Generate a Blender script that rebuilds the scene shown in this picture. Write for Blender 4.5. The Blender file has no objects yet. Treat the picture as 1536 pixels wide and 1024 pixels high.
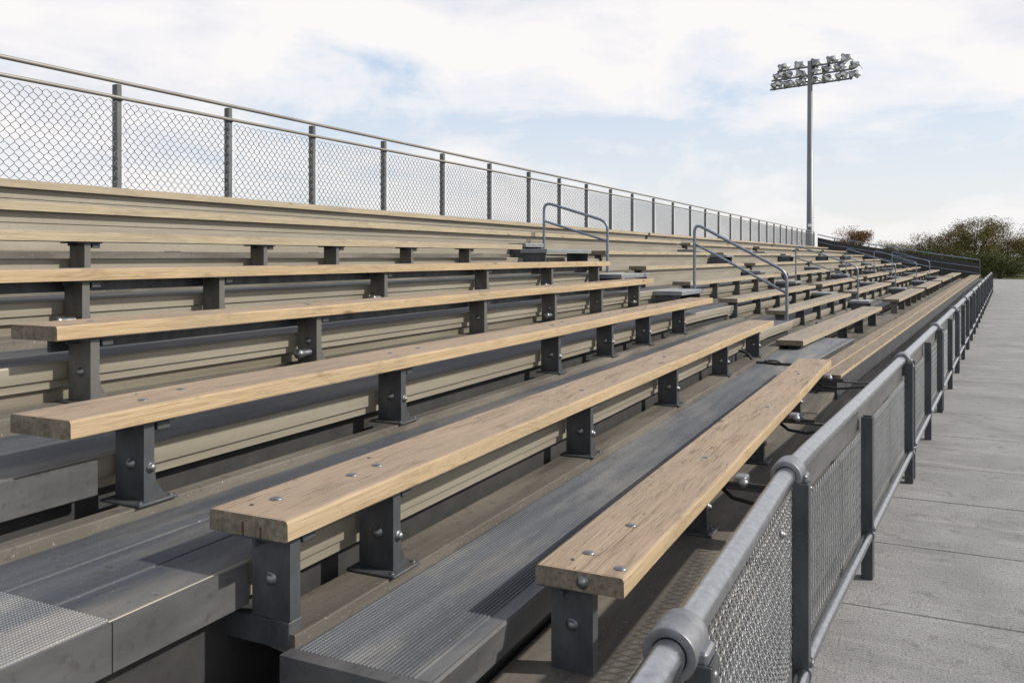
import bpy, math, random
from mathutils import Vector, Matrix
random.seed(11)
scene = bpy.context.scene
COL = scene.collection
R = math.radians
AL = R(25.7); F = 1300.0            # angle between camera axis and the rows; focal length in px of a 1536 px frame
CAMZ = 1.85
SUN_DIR = Vector((0.30, -0.80, 0.60)).normalized()

# ------------------------------------------------------------------ plan: s along the rows, a across them, z up
def bend(s, a):
    t = min(max((a - 0.5) / 0.12, 0), 1)
    t2 = min(max((a - 1.0) / 0.3, 0), 1)
    d = s - (3.45 + 3.95 * t + 2.1 * t2)
    if d <= 0: return 0.0
    return 0.0715 * (d * d / .8 if d < .4 else d - .2)
def wt(a): return 1.0 if a <= .5 else max(0.0, 1 - (a - .5) / 5.6)
def W(s, a, z): return Vector((s, a - bend(s, a) * wt(a), z))
def heading(s, a):
    p = W(s + .05, a, 0) - W(s - .05, a, 0)
    return math.atan2(p.y, p.x)
FW = Vector((math.cos(AL), math.sin(AL), 0)); RT = Vector((math.sin(AL), -math.cos(AL), 0))
def cam_pt(px, dist, z=0.0):
    p = FW * dist + RT * ((px - 768) / F * dist); return Vector((p.x, p.y, z))
def frange(a, b, st):
    n = max(1, int(round((b - a) / st)))
    return [a + (b - a) * i / n for i in range(n + 1)]

# ------------------------------------------------------------------ materials
MATS = {}
class NT:
    def __init__(s, name):
        m = bpy.data.materials.new(name); m.use_nodes = True
        s.m = m; s.t = m.node_tree; s.b = s.t.nodes['Principled BSDF']; MATS[name] = m
    def n(s, kind, **kw):
        nd = s.t.nodes.new(kind)
        for k, v in kw.items():
            if k.startswith('i_'):
                key = k[2:]; key = int(key) if key.isdigit() else key.replace('_', ' ')
                nd.inputs[key].default_value = v
            else: setattr(nd, k, v)
        return nd
    def l(s, a, b): s.t.links.new(a, b)
    def coords(s, scale=(1, 1, 1), kind='Object'):
        tc = s.n('ShaderNodeTexCoord'); mp = s.n('ShaderNodeMapping'); mp.inputs['Scale'].default_value = scale
        s.l(tc.outputs[kind], mp.inputs['Vector']); return mp.outputs['Vector']
    def noise(s, vec, scale, detail=4, rough=.55, dist=0):
        nd = s.n('ShaderNodeTexNoise'); nd.inputs['Scale'].default_value = scale; nd.inputs['Detail'].default_value = detail
        nd.inputs['Roughness'].default_value = rough; nd.inputs['Distortion'].default_value = dist
        s.l(vec, nd.inputs['Vector']); return nd.outputs['Fac']
    def ramp(s, fac, stops):
        r = s.n('ShaderNodeValToRGB'); e = r.color_ramp.elements
        while len(e) < len(stops): e.new(.5)
        for el, (p, c) in zip(e, stops):
            el.position = p; el.color = (c, c, c, 1) if not isinstance(c, tuple) else (*c, 1)
        s.l(fac, r.inputs['Fac']); return r.outputs['Color']
    def mix(s, fac, a, b, mode='MIX'):
        m = s.n('ShaderNodeMix', data_type='RGBA', blend_type=mode)
        for v, i in ((fac, 0), (a, 6), (b, 7)):
            if hasattr(v, 'links') or hasattr(v, 'is_linked'): s.l(v, m.inputs[i])
            else: m.inputs[i].default_value = v if not isinstance(v, tuple) else (*v, 1)
        return m.outputs[2]
    def bump(s, h, strength=.3, dist=.01):
        b = s.n('ShaderNodeBump'); b.inputs['Strength'].default_value = strength; b.inputs['Distance'].default_value = dist
        s.l(h, b.inputs['Height']); s.l(b.outputs['Normal'], s.b.inputs['Normal'])
    def set(s, color=None, rough=None, metal=None, spec=None):
        for v, k in ((color, 'Base Color'), (rough, 'Roughness'), (metal, 'Metallic'), (spec, 'Specular IOR Level')):
            if v is None: continue
            if hasattr(v, 'is_linked'): s.l(v, s.b.inputs[k])
            else: s.b.inputs[k].default_value = v if not isinstance(v, tuple) else (*v, 1)
        return s.m

def wood(name, dark, mid, light, crack=.5, gscale=1.0):
    q = NT(name)
    oi = q.n('ShaderNodeObjectInfo')
    tc = q.n('ShaderNodeTexCoord')
    add = q.n('ShaderNodeVectorMath', operation='ADD'); q.l(tc.outputs['Object'], add.inputs[0])
    ml = q.n('ShaderNodeMath', operation='MULTIPLY', i_1=37.0); q.l(oi.outputs['Random'], ml.inputs[0]); q.l(ml.outputs[0], add.inputs[1])
    def mp(sc):
        m = q.n('ShaderNodeMapping'); m.inputs['Scale'].default_value = sc; q.l(add.outputs[0], m.inputs['Vector']); return m.outputs[0]
    g1 = q.noise(mp((1.1, 26, 26)), 1.6 * gscale, 6, .62, 1.4)
    g2 = q.noise(mp((2.5, 120, 120)), 1.5, 3, .6, .6)
    blot = q.noise(mp((1.2, 3.5, 3.5)), 1.3, 4, .6)
    c = q.ramp(g1, [(.28, dark), (.5, mid), (.72, light)])
    c = q.mix(q.ramp(g2, [(.3, .6), (.58, 0.0)]), c, dark, 'MIX')
    grey = (mid[0] * .74, mid[1] * .78, mid[2] * .86)
    c = q.mix(q.ramp(blot, [(.42, 0.0), (.72, .75)]), c, grey)
    tint = q.n('ShaderNodeMapRange'); tint.inputs[3].default_value = 0.0; tint.inputs[4].default_value = .5; q.l(oi.outputs['Random'], tint.inputs[0])
    c = q.mix(tint.outputs[0], c, (mid[0] * .84, mid[1] * .87, mid[2] * .92))
    st = q.noise(mp((1.0, 4.5, 4.5)), 3.1, 5, .65, .8)
    c = q.mix(q.ramp(st, [(.56, 0.0), (.70, .55)]), c, (dark[0] * .72, dark[1] * .72, dark[2] * .74))
    kn = q.n('ShaderNodeTexVoronoi'); kn.inputs['Scale'].default_value = 1.0; q.l(mp((2.2, 6.5, 6.5)), kn.inputs['Vector'])
    c = q.mix(q.ramp(kn.outputs['Distance'], [(.06, .75), (.13, 0.0)]), c, (dark[0] * .5, dark[1] * .45, dark[2] * .4))
    # long drying cracks
    ck = q.noise(mp((.9, 34, 34)), 1.2, 3, .5, 2.2)
    cr = q.ramp(ck, [(.485, 0.0), (.5, 1.0), (.515, 0.0)])
    ckm = q.noise(mp((1.4, 6, 6)), 1.4, 2)
    crm = q.n('ShaderNodeMath', operation='MULTIPLY'); q.l(cr, crm.inputs[0]); q.l(q.ramp(ckm, [(.44, 0.0), (.56, crack)]), crm.inputs[1])
    c = q.mix(crm.outputs[0], c, (dark[0] * .3, dark[1] * .3, dark[2] * .3))
    hh = q.n('ShaderNodeMath', operation='SUBTRACT'); q.l(g2, hh.inputs[0]); q.l(crm.outputs[0], hh.inputs[1])
    q.bump(hh.outputs[0], .5, .005)
    return q.set(c, .72, 0, .25)
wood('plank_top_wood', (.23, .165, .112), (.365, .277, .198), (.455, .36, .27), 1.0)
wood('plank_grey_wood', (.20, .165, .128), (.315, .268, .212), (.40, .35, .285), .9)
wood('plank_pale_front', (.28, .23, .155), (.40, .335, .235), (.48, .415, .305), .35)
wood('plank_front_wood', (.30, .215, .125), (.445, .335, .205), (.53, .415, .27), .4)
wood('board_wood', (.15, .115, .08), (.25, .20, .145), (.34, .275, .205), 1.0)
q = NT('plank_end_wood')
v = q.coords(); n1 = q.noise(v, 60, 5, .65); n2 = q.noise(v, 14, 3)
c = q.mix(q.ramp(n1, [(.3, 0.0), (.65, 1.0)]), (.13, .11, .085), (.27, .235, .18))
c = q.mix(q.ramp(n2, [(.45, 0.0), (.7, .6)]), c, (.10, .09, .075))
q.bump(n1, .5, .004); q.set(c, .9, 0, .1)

def metal(name, c1, c2, rough=(.35, .55), met=.6, streak=(1, 1, 1), sc=9, bmp=.08, spots=0.0, spotcol=(.06, .05, .04)):
    q = NT(name); v = q.coords(streak)
    n1 = q.noise(v, sc, 6, .62); n2 = q.noise(v, sc * 7, 3, .5)
    c = q.mix(q.ramp(n1, [(.3, 0.0), (.7, 1.0)]), c1, c2)
    if spots:
        n3 = q.noise(q.coords(), sc * 4.3, 3, .6); c = q.mix(q.ramp(n3, [(.56, 0.0), (.68, spots)]), c, spotcol)
    rr = q.n('ShaderNodeMapRange'); rr.inputs[3].default_value = rough[0]; rr.inputs[4].default_value = rough[1]; q.l(n2, rr.inputs[0])
    q.bump(n2, bmp, .003)
    return q.set(c, rr.outputs[0], met, .5)
metal('dark_steel', (.042, .050, .062), (.112, .119, .129), (.34, .58), .35, (1, 1, .4), 11, .12, .4, (.10, .07, .045))
metal('post_steel', (.040, .049, .060), (.09, .099, .110), (.38, .58), .35, (1, 1, .4), 9, .14, .45, (.105, .08, .055))
metal('worn_leg_steel', (.10, .10, .098), (.17, .165, .155), (.4, .6), .3, (1, 1, .4), 9, .1, .3)
metal('fence_post_steel', (.085, .093, .102), (.15, .155, .16), (.4, .6), .35, (1, 1, .4), 9, .1, .3)
metal('bolt_steel', (.17, .18, .195), (.29, .30, .31), (.34, .52), .9, sc=40)
metal('pipe_zinc', (.30, .315, .34), (.47, .485, .51), (.17, .30), .97, (1, 1, 1), 34, .04, .3, (.28, .28, .29))
metal('collar_zinc', (.17, .18, .20), (.28, .29, .31), (.38, .55), .75, sc=20, bmp=.15, spots=.35, spotcol=(.16, .16, .17))
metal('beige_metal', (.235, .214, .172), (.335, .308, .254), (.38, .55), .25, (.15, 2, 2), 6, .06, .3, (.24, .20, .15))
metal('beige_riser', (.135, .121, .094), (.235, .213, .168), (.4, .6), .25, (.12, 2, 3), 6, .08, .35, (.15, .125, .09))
metal('grey_cover', (.095, .098, .104), (.165, .166, .17), (.36, .56), .5, (.3, 1, 1), 8, .1, .5, (.07, .065, .06))
metal('step_metal', (.20, .215, .235), (.29, .305, .32), (.4, .55), .5, (.6, 1, 1), 8, .1, .3, (.2, .2, .2))
metal('fence_rail_metal', (.19, .182, .168), (.29, .28, .26), (.4, .55), .45, (.2, 1, 1), 6)
metal('dark_void_metal', (.028, .028, .03), (.05, .05, .05), (.6, .8), .2)  # near-black for shade in the near riser gaps, also on the side screen
metal('wire_zinc', (.14, .15, .165), (.22, .235, .25), (.4, .55), .6, sc=5, bmp=0)
metal('wire_bright', (.40, .42, .44), (.56, .58, .60), (.4, .55), .55, sc=5, bmp=0)
metal('black_strap', (.018, .019, .021), (.04, .04, .042), (.45, .65), .1, sc=30)
metal('handrail_steel', (.16, .20, .26), (.25, .29, .34), (.32, .5), .6, sc=14)
metal('pole_steel', (.15, .165, .185), (.22, .235, .255), (.4, .55), .5, (1, 1, .1), 3)
metal('lamp_shell', (.10, .105, .11), (.55, .56, .57), (.15, .35), .85, sc=2.2)
metal('lamp_visor', (.70, .71, .72), (.82, .82, .83), (.2, .4), .3)

def tread_mat(name, c1, c2, dust, spots, rough=(.5, .75), serr=True, met=.15):
    q = NT(name)
    n1 = q.noise(q.coords((.35, 5, 5)), 2.2, 6, .62, .6); n2 = q.noise(q.coords(), 70, 4, .6); n3 = q.noise(q.coords((.6, 2.2, 2)), 1.6, 5, .6, .5)
    c = q.mix(q.ramp(n1, [(.3, 0.0), (.7, 1.0)]), c1, c2)
    c = q.mix(q.ramp(n3, [(.5, 0.0), (.74, .8)]), c, dust)
    sp = q.noise(q.coords(), 26, 3, .65); c = q.mix(q.ramp(sp, [(.6, 0.0), (.70, spots)]), c, (.05, .045, .04))
    s2 = q.noise(q.coords(), 110, 2, .5); c = q.mix(q.ramp(s2, [(.68, 0.0), (.74, spots)]), c, (.36, .35, .33))
    h = n2
    if serr:
        w = q.n('ShaderNodeTexWave', wave_type='BANDS', bands_direction='X'); w.inputs['Scale'].default_value = 46; w.inputs['Distortion'].default_value = 2.0
        w.inputs['Detail'].default_value = 2; q.l(q.coords(), w.inputs['Vector'])
        hh = q.n('ShaderNodeMath', operation='ADD'); q.l(n2, hh.inputs[0]); q.l(w.outputs['Fac'], hh.inputs[1]); h = hh.outputs[0]
    q.bump(h, .2, .003)
    rr = q.n('ShaderNodeMapRange'); rr.inputs[3].default_value = rough[0]; rr.inputs[4].default_value = rough[1]; q.l(n1, rr.inputs[0])
    return q.set(c, rr.outputs[0], met, .5)
tread_mat('tread_dark', (.043, .051, .064), (.10, .109, .126), (.19, .18, .16), .6)
tread_mat('tread_ridged', (.058, .067, .083), (.122, .132, .150), (.22, .215, .205), .35, (.42, .62), True, .3)
tread_mat('strip_brown', (.062, .056, .048), (.135, .124, .106), (.21, .19, .16), .6, (.7, .9), False, 0)

q = NT('concrete')
n1 = q.noise(q.coords(), 1.1, 7, .66, .8); n2 = q.noise(q.coords(), 75, 6, .72); n3 = q.noise(q.coords((1.6, .22, 1)), 4, 6, .65, .6); n4 = q.noise(q.coords(), 7, 5, .6, 1.2)
c = q.mix(q.ramp(n1, [(.32, 0.0), (.68, 1.0)]), (.215, .219, .224), (.335, .338, .342))
c = q.mix(q.ramp(n3, [(.52, 0.0), (.70, .6)]), c, (.42, .417, .41))
c = q.mix(q.ramp(n4, [(.57, 0.0), (.68, .55)]), c, (.15, .147, .143))
c = q.mix(q.ramp(n2, [(.36, .7), (.5, 0.0)]), c, (.095, .095, .096))
wv = q.noise(q.coords((9, 1.2, 1)), 5, 5, .7, .5)
hh = q.n('ShaderNodeMath', operation='ADD'); q.l(n2, hh.inputs[0]); q.l(wv, hh.inputs[1])
q.bump(hh.outputs[0], .75, .014); q.set(c, .88, 0, .3)
q = NT('joint_dirt'); q.set((.05, .047, .042), .95, 0, .1)
q = NT('grass_ground'); n1 = q.noise(q.coords(), .4, 6, .6); n2 = q.noise(q.coords(), 9, 4)
c = q.mix(q.ramp(n1, [(.3, 0.0), (.7, 1.0)]), (.045, .065, .02), (.10, .10, .04)); q.bump(n2, .6, .05); q.set(c, .9, 0, .1)
def leafmat(name, a, b):
    q = NT(name); g = q.n('ShaderNodeNewGeometry')
    c = q.ramp(g.outputs['Random Per Island'], [(0.0, a), (.55, tuple((x + y) / 2 for x, y in zip(a, b))), (1.0, b)])
    q.set(c, .65, 0, .2); q.b.inputs['Subsurface Weight'].default_value = 0
leafmat('leaf_rust', (.09, .045, .022), (.26, .14, .065))
leafmat('leaf_olive', (.055, .055, .017), (.20, .165, .055))
leafmat('leaf_green', (.035, .048, .014), (.10, .11, .03))
leafmat('leaf_brown', (.07, .058, .022), (.21, .165, .07))
q = NT('bark'); n1 = q.noise(q.coords((6, 6, 1)), 5, 5); q.bump(n1, .6, .03); q.set(q.mix(n1, (.05, .038, .028), (.13, .10, .075)), .9, 0, .1)

# ------------------------------------------------------------------ mesh builder
class MB:
    def __init__(s): s.v = []; s.f = []; s.mi = []; s.sm = []
    def add(s, vs, fs, mi=0, smooth=False):
        o = len(s.v); s.v += [Vector(p) for p in vs]
        for i, f in enumerate(fs):
            s.f.append(tuple(o + k for k in f)); s.mi.append(mi[i] if isinstance(mi, list) else mi); s.sm.append(smooth)
        return s
    def box(s, c, d, mi=0, bev=0.0):
        cx, cy, cz = c; x, y, z = d[0] / 2, d[1] / 2, d[2] / 2
        if not bev:
            vs = [(cx + i * x, cy + j * y, cz + k * z) for i in (-1, 1) for j in (-1, 1) for k in (-1, 1)]
            s.add(vs, [(0, 1, 3, 2), (4, 6, 7, 5), (0, 4, 5, 1), (2, 3, 7, 6), (0, 2, 6, 4), (1, 5, 7, 3)], mi); return s
        b = min(bev, x * .9, y * .9, z * .9); vs = []; idx = {}
        for i in (-1, 1):
            for j in (-1, 1):
                for k in (-1, 1):
                    for ax in range(3):
                        p = [i * x, j * y, k * z]
                        for q_ in range(3):
                            if q_ != ax: p[q_] -= (i, j, k)[q_] * b
                        idx[(i, j, k, ax)] = len(vs); vs.append((cx + p[0], cy + p[1], cz + p[2]))
        fs = []
        for ax in range(3):
            o1, o2 = [q_ for q_ in range(3) if q_ != ax]
            for sg in (-1, 1):
                def key(u, w):
                    t = [0, 0, 0]; t[ax] = sg; t[o1] = u; t[o2] = w; return (*t, ax)
                f = [idx[key(-1, -1)], idx[key(1, -1)], idx[key(1, 1)], idx[key(-1, 1)]]
                flip = (sg == 1) == (ax == 1)
                fs.append(tuple(reversed(f)) if flip else tuple(f))
            for u in (-1, 1):
                for w in (-1, 1):
                    def e(t, a2):
                        p = [0, 0, 0]; p[ax] = t; p[o1] = u; p[o2] = w; return idx[(*p, a2)]
                    fs.append((e(-1, o1), e(1, o1), e(1, o2), e(-1, o2)))
        for i in (-1, 1):
            for j in (-1, 1):
                for k in (-1, 1): fs.append((idx[(i, j, k, 0)], idx[(i, j, k, 1)], idx[(i, j, k, 2)]))
        s.add(vs, fs, mi); return s
    def tube(s, pts, r, n=8, mi=0, caps=True, smooth=True):
        pts = [Vector(p) for p in pts]; rings = []; up = None
        rr = r if isinstance(r, (list, tuple)) else [r] * len(pts)
        for i, p in enumerate(pts):
            t = (pts[min(i + 1, len(pts) - 1)] - pts[max(i - 1, 0)])
            if t.length < 1e-9: t = Vector((0, 0, 1))
            t.normalize()
            if up is None: up = Vector((0, 0, 1)) if abs(t.z) < .9 else Vector((1, 0, 0))
            u = t.cross(up); u.normalize(); w = u.cross(t); up = w
            rings.append([p + (u * math.cos(2 * math.pi * k / n) + w * math.sin(2 * math.pi * k / n)) * rr[i] for k in range(n)])
        vs = [q_ for rg in rings for q_ in rg]
        fs = [(i * n + k, i * n + (k + 1) % n, (i + 1) * n + (k + 1) % n, (i + 1) * n + k) for i in range(len(pts) - 1) for k in range(n)]
        s.add(vs, fs, mi, smooth)
        if caps:
            s.add(rings[0], [tuple(range(n))], mi); s.add(rings[-1], [tuple(reversed(range(n)))], mi)
        return s
    def sweep(s, prof, ss, mi=0, caps=True, capmi=0, closed=True, fn=None):
        """prof: list of (a, z); swept along s through the plan W"""
        n = len(prof); m = n if closed else n - 1; vs = []
        for i, q_ in enumerate(ss):
            for j, (a, z) in enumerate(prof):
                if fn: a, z = fn(i, j, a, z, q_)
                vs.append(W(q_, a, z))
        fs = []; mis = []
        for i in range(len(ss) - 1):
            for k in range(m):
                fs.append((i * n + k, i * n + (k + 1) % n, (i + 1) * n + (k + 1) % n, (i + 1) * n + k)); mis.append(mi[k] if isinstance(mi, list) else mi)
        if caps and closed:
            fs.append(tuple(range(n))); fs.append(tuple(reversed(range((len(ss) - 1) * n, len(ss) * n)))); mis += [capmi, capmi]
        s.add(vs, fs, mis); return s
    def lathe(s, prof, c=(0, 0, 0), ax=Vector((0, 0, 1)), n=12, mi=0):
        """prof: list of (r, h) along the axis"""
        ax = Vector(ax).normalized(); u = ax.orthogonal().normalized(); w = ax.cross(u); c = Vector(c)
        vs = [c + ax * h + (u * math.cos(2 * math.pi * k / n) + w * math.sin(2 * math.pi * k / n)) * r for r, h in prof for k in range(n)]
        fs = [(i * n + k, i * n + (k + 1) % n, (i + 1) * n + (k + 1) % n, (i + 1) * n + k) for i in range(len(prof) - 1) for k in range(n)]
        s.add(vs, fs, mi, True); return s
    def mesh(s, name, mats, origin=Vector((0, 0, 0)), recalc=True):
        me = bpy.data.meshes.new(name)
        me.from_pydata([tuple(p - origin) for p in s.v], [], s.f)
        for m in (mats if isinstance(mats, (list, tuple)) else [mats]): me.materials.append(MATS[m])
        me.polygons.foreach_set('material_index', s.mi); me.polygons.foreach_set('use_smooth', s.sm)
        if recalc:
            import bmesh
            bm = bmesh.new(); bm.from_mesh(me); bmesh.ops.recalc_face_normals(bm, faces=bm.faces); bm.to_mesh(me); bm.free()
        me.update(); return me
    def build(s, name, mats, parent=None, origin=None, recalc=True):
        if origin is None: origin = world_loc(parent) if parent else Vector((0, 0, 0))
        o = bpy.data.objects.new(name, s.mesh(name, mats, origin, recalc)); COL.objects.link(o)
        if parent: o.parent = parent
        else: o.location = origin
        return o
def world_loc(o):
    p = Vector((0, 0, 0))
    while o: p = p + Vector(o.location); o = o.parent
    return p
def tag(o, label=None, cat=None, group=None, kind=None):
    for k, v in (('label', label), ('category', cat), ('group', group), ('kind', kind)):
        if v: o[k] = v
    return o
def thing(name, loc, label, cat, group=None):
    o = bpy.data.objects.new(name, None); COL.objects.link(o); o.location = loc; o.empty_display_size = .1
    return tag(o, label, cat, group)
def inst(name, me, parent, loc, rz=0.0):
    o = bpy.data.objects.new(name, me); COL.objects.link(o); o.parent = parent; o.location = Vector(loc); o.rotation_euler = (0, 0, rz); return o

# ------------------------------------------------------------------ camera
cam = bpy.data.cameras.new('camera'); co = bpy.data.objects.new('camera', cam); COL.objects.link(co)
co.location = (0, 0, CAMZ); co.rotation_euler = (R(90), 0, AL - R(90))
cam.sensor_width = 36; cam.lens = F / 1536 * 36; cam.shift_y = -(512 - 385) / 1536; cam.clip_start = .05; cam.clip_end = 6000
scene.camera = co

# ------------------------------------------------------------------ light and sky
sun = bpy.data.lights.new('sun', 'SUN'); sun.energy = 4.4; sun.angle = R(1.2); sun.color = (1, .93, .82)
so = bpy.data.objects.new('sun', sun); COL.objects.link(so); so.rotation_euler = SUN_DIR.to_track_quat('Z', 'Y').to_euler(); so.location = (0, -20, 30)
w = bpy.data.worlds.new('World'); scene.world = w; w.use_nodes = True
t = w.node_tree; t.nodes.clear()
def wn(kind, **kw):
    nd = t.nodes.new(kind)
    for k, v in kw.items():
        if k.startswith('i_'): nd.inputs[int(k[2:]) if k[2:].isdigit() else k[2:]].default_value = v
        else: setattr(nd, k, v)
    return nd
out = wn('ShaderNodeOutputWorld'); bg = wn('ShaderNodeBackground'); bg.inputs['Strength'].default_value = .13
sky = wn('ShaderNodeTexSky', sky_type='NISHITA', sun_disc=False, sun_elevation=math.asin(SUN_DIR.z), sun_rotation=math.atan2(SUN_DIR.x, SUN_DIR.y), air_density=1.0, dust_density=2.0, ozone_density=1.0)
tc = wn('ShaderNodeTexCoord'); sep = wn('ShaderNodeSeparateXYZ'); t.links.new(tc.outputs['Generated'], sep.inputs[0])
zz = wn('ShaderNodeMath', operation='MAXIMUM', i_1=0.0); t.links.new(sep.outputs['Z'], zz.inputs[0])
zp = wn('ShaderNodeMath', operation='ADD', i_1=.16); t.links.new(zz.outputs[0], zp.inputs[0])
dx = wn('ShaderNodeMath', operation='DIVIDE'); t.links.new(sep.outputs['X'], dx.inputs[0]); t.links.new(zp.outputs[0], dx.inputs[1])
dy = wn('ShaderNodeMath', operation='DIVIDE'); t.links.new(sep.outputs['Y'], dy.inputs[0]); t.links.new(zp.outputs[0], dy.inputs[1])
cb = wn('ShaderNodeCombineXYZ'); t.links.new(dx.outputs[0], cb.inputs[0]); t.links.new(dy.outputs[0], cb.inputs[1])
def wnoise(scale, off, detail, rough, dist):
    mp = wn('ShaderNodeMapping'); mp.inputs['Location'].default_value = off; t.links.new(cb.outputs[0], mp.inputs[0])
    n = wn('ShaderNodeTexNoise'); n.inputs['Scale'].default_value = scale; n.inputs['Detail'].default_value = detail; n.inputs['Roughness'].default_value = rough; n.inputs['Distortion'].default_value = dist
    t.links.new(mp.outputs[0], n.inputs['Vector']); return n.outputs['Fac']
def wramp(fac, stops):
    r = wn('ShaderNodeValToRGB'); e = r.color_ramp.elements
    while len(e) < len(stops): e.new(.5)
    for el, (p, c) in zip(e, stops): el.position = p; el.color = (c, c, c, 1) if not isinstance(c, tuple) else (*c, 1)
    t.links.new(fac, r.inputs[0]); return r.outputs[0]
def wmix(f, a, b):
    m = wn('ShaderNodeMix', data_type='RGBA')
    for v, i in ((f, 0), (a, 6), (b, 7)):
        if hasattr(v, 'is_linked'): t.links.new(v, m.inputs[i])
        else: m.inputs[i].default_value = v if not isinstance(v, tuple) else (*v, 1)
    return m.outputs[2]
cb2 = wn('ShaderNodeMapping'); cb2.inputs['Scale'].default_value = (1, 1, 2.7); t.links.new(tc.outputs['Generated'], cb2.inputs[0])
def wnoise3(scale, off, detail, rough, dist):
    mp = wn('ShaderNodeMapping'); mp.inputs['Location'].default_value = off; t.links.new(cb2.outputs[0], mp.inputs[0])
    n = wn('ShaderNodeTexNoise'); n.inputs['Scale'].default_value = scale; n.inputs['Detail'].default_value = detail; n.inputs['Roughness'].default_value = rough; n.inputs['Distortion'].default_value = dist
    t.links.new(mp.outputs[0], n.inputs['Vector']); return n.outputs['Fac']
c1 = wnoise3(4.2, (1.3, 4.1, .4), 11, .56, .25)
c2 = wnoise3(4.2, (1.3, 4.1, .28), 8, .56, .25)
hi = wn('ShaderNodeMapRange'); hi.inputs[1].default_value = .14; hi.inputs[2].default_value = .32; hi.inputs[3].default_value = 0; hi.inputs[4].default_value = .30; t.links.new(sep.outputs['Z'], hi.inputs[0])
lo_ = wn('ShaderNodeMapRange'); lo_.inputs[1].default_value = .36; lo_.inputs[2].default_value = .60; lo_.inputs[3].default_value = 0; lo_.inputs[4].default_value = .32; t.links.new(sep.outputs['Z'], lo_.inputs[0])
sb = wn('ShaderNodeMath', operation='SUBTRACT'); t.links.new(hi.outputs[0], sb.inputs[0]); t.links.new(lo_.outputs[0], sb.inputs[1])
ad = wn('ShaderNodeMath', operation='ADD'); t.links.new(c1, ad.inputs[0]); t.links.new(sb.outputs[0], ad.inputs[1])
cov = wramp(ad.outputs[0], [(.43, 0.0), (.51, .6), (.62, 1.0)])
haz = wramp(zz.outputs[0], [(0.0, .95), (.05, .82), (.30, .62), (.55, .12)])
hz_ = wn('ShaderNodeVectorMath', operation='SCALE'); hz_.inputs['Scale'].default_value = 9.2; t.links.new(wramp(zz.outputs[0], [(0.0, (.80, .775, .755)), (.06, (.755, .775, .80)), (.2, (.60, .70, .845))]), hz_.inputs[0])
base = wmix(haz, sky.outputs[0], hz_.outputs[0])
cc = wmix(wramp(c2, [(.50, 1.0), (.72, 0.0)]), (5.7, 5.9, 6.55), (7.5, 7.3, 7.3))
fin = wmix(cov, base, cc)
t.links.new(fin, bg.inputs['Color']); t.links.new(bg.outputs[0], out.inputs[0])
scene.view_settings.view_transform = 'Standard'; scene.view_settings.look = 'None'; scene.view_settings.exposure = 0.0; scene.view_settings.gamma = 1

# ------------------------------------------------------------------ ground and walkway
END = 54.0
g = MB(); g.add([(-3000, -3000, -.02), (3000, -3000, -.02), (3000, 3000, -.02), (-3000, 3000, -.02)], [(0, 1, 2, 3)])
tag(g.build('ground', 'grass_ground'), kind='structure')
mb = MB()
mb.sweep([(-26, -.012), (7.5, -.012)], frange(-4, 84, 2), closed=False)
tag(mb.build('walkway_bed', 'joint_dirt'), kind='structure')
mb = MB()
js = [-3.6, -2.1, -.6, .55, 1.65, 2.75, 3.85, 4.95, 6.1, 7.3, 8.5] + frange(10, 82, 1.5)
for a0, a1 in ((-25.9, -3.62), (-3.6, .62), (.63, 7.2)):
    for q0, q1 in zip(js[:-1], js[1:]):
        g_ = .005; b_ = .006; dz = random.uniform(-.0015, .0015)
        aa = [a0, a0 + .3, (a0 + a1) / 2, .2 if a0 == -3.6 else a1 - .3, a1]
        mb.sweep([(a0 + b_, -.008 + 0)] + [(x, dz) for x in (a0 + 2 * b_, (a0 + a1) / 2, a1 - 2 * b_)] + [(a1 - b_, -.008)], [q0 + g_, q0 + g_ + b_, q1 - g_ - b_, q1 - g_], closed=False,
                 fn=lambda i, j, a, z, q_: (a, z - (.008 if i in (0, 3) else 0)))
tag(mb.build('walkway', 'concrete'), kind='structure')

# ------------------------------------------------------------------ rows
SHIFT = {1: (.488, -.04), 2: (.45, -.083), 3: (.36, -.13), 4: (.28, -.10), 5: (.21, -.08), 6: (.14, -.05), 7: (.07, -.02), 8: (0, 0)}
def row_shift(k, sec): return (0.0, 0.0) if sec == 0 else SHIFT[k]
def row_a(k, sec): return .7 * k + (.012 if k == 1 else 0) + row_shift(k, sec)[0]
def row_z(k, sec): return 1.019 + .194 * (k - 1) + row_shift(k, sec)[1]
STRIP = .30; TH = .055
DROP = {1: .36, 2: .335, 3: .335, 4: .36, 5: .345, 6: .345, 7: .345, 8: .345}
def tread_z(k, sec): return row_z(k, sec) - DROP.get(k, .37)
def nose_a(k, sec): return row_a(k, sec) - (.375 if k == 2 else .52)
ROWN = ['front', 'second', 'third', 'fourth', 'fifth', 'sixth', 'seventh', 'top']
SECN = ['nearest block', 'block beyond the first handrails', 'third block along', 'fourth block along', 'fifth block along', 'block at the far end']
SECS = [(1.7, 10.0), (12.0, 18.35), (19.35, 26.4), (27.4, 34.4), (35.4, 42.4), (43.4, 53.5)]

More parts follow.
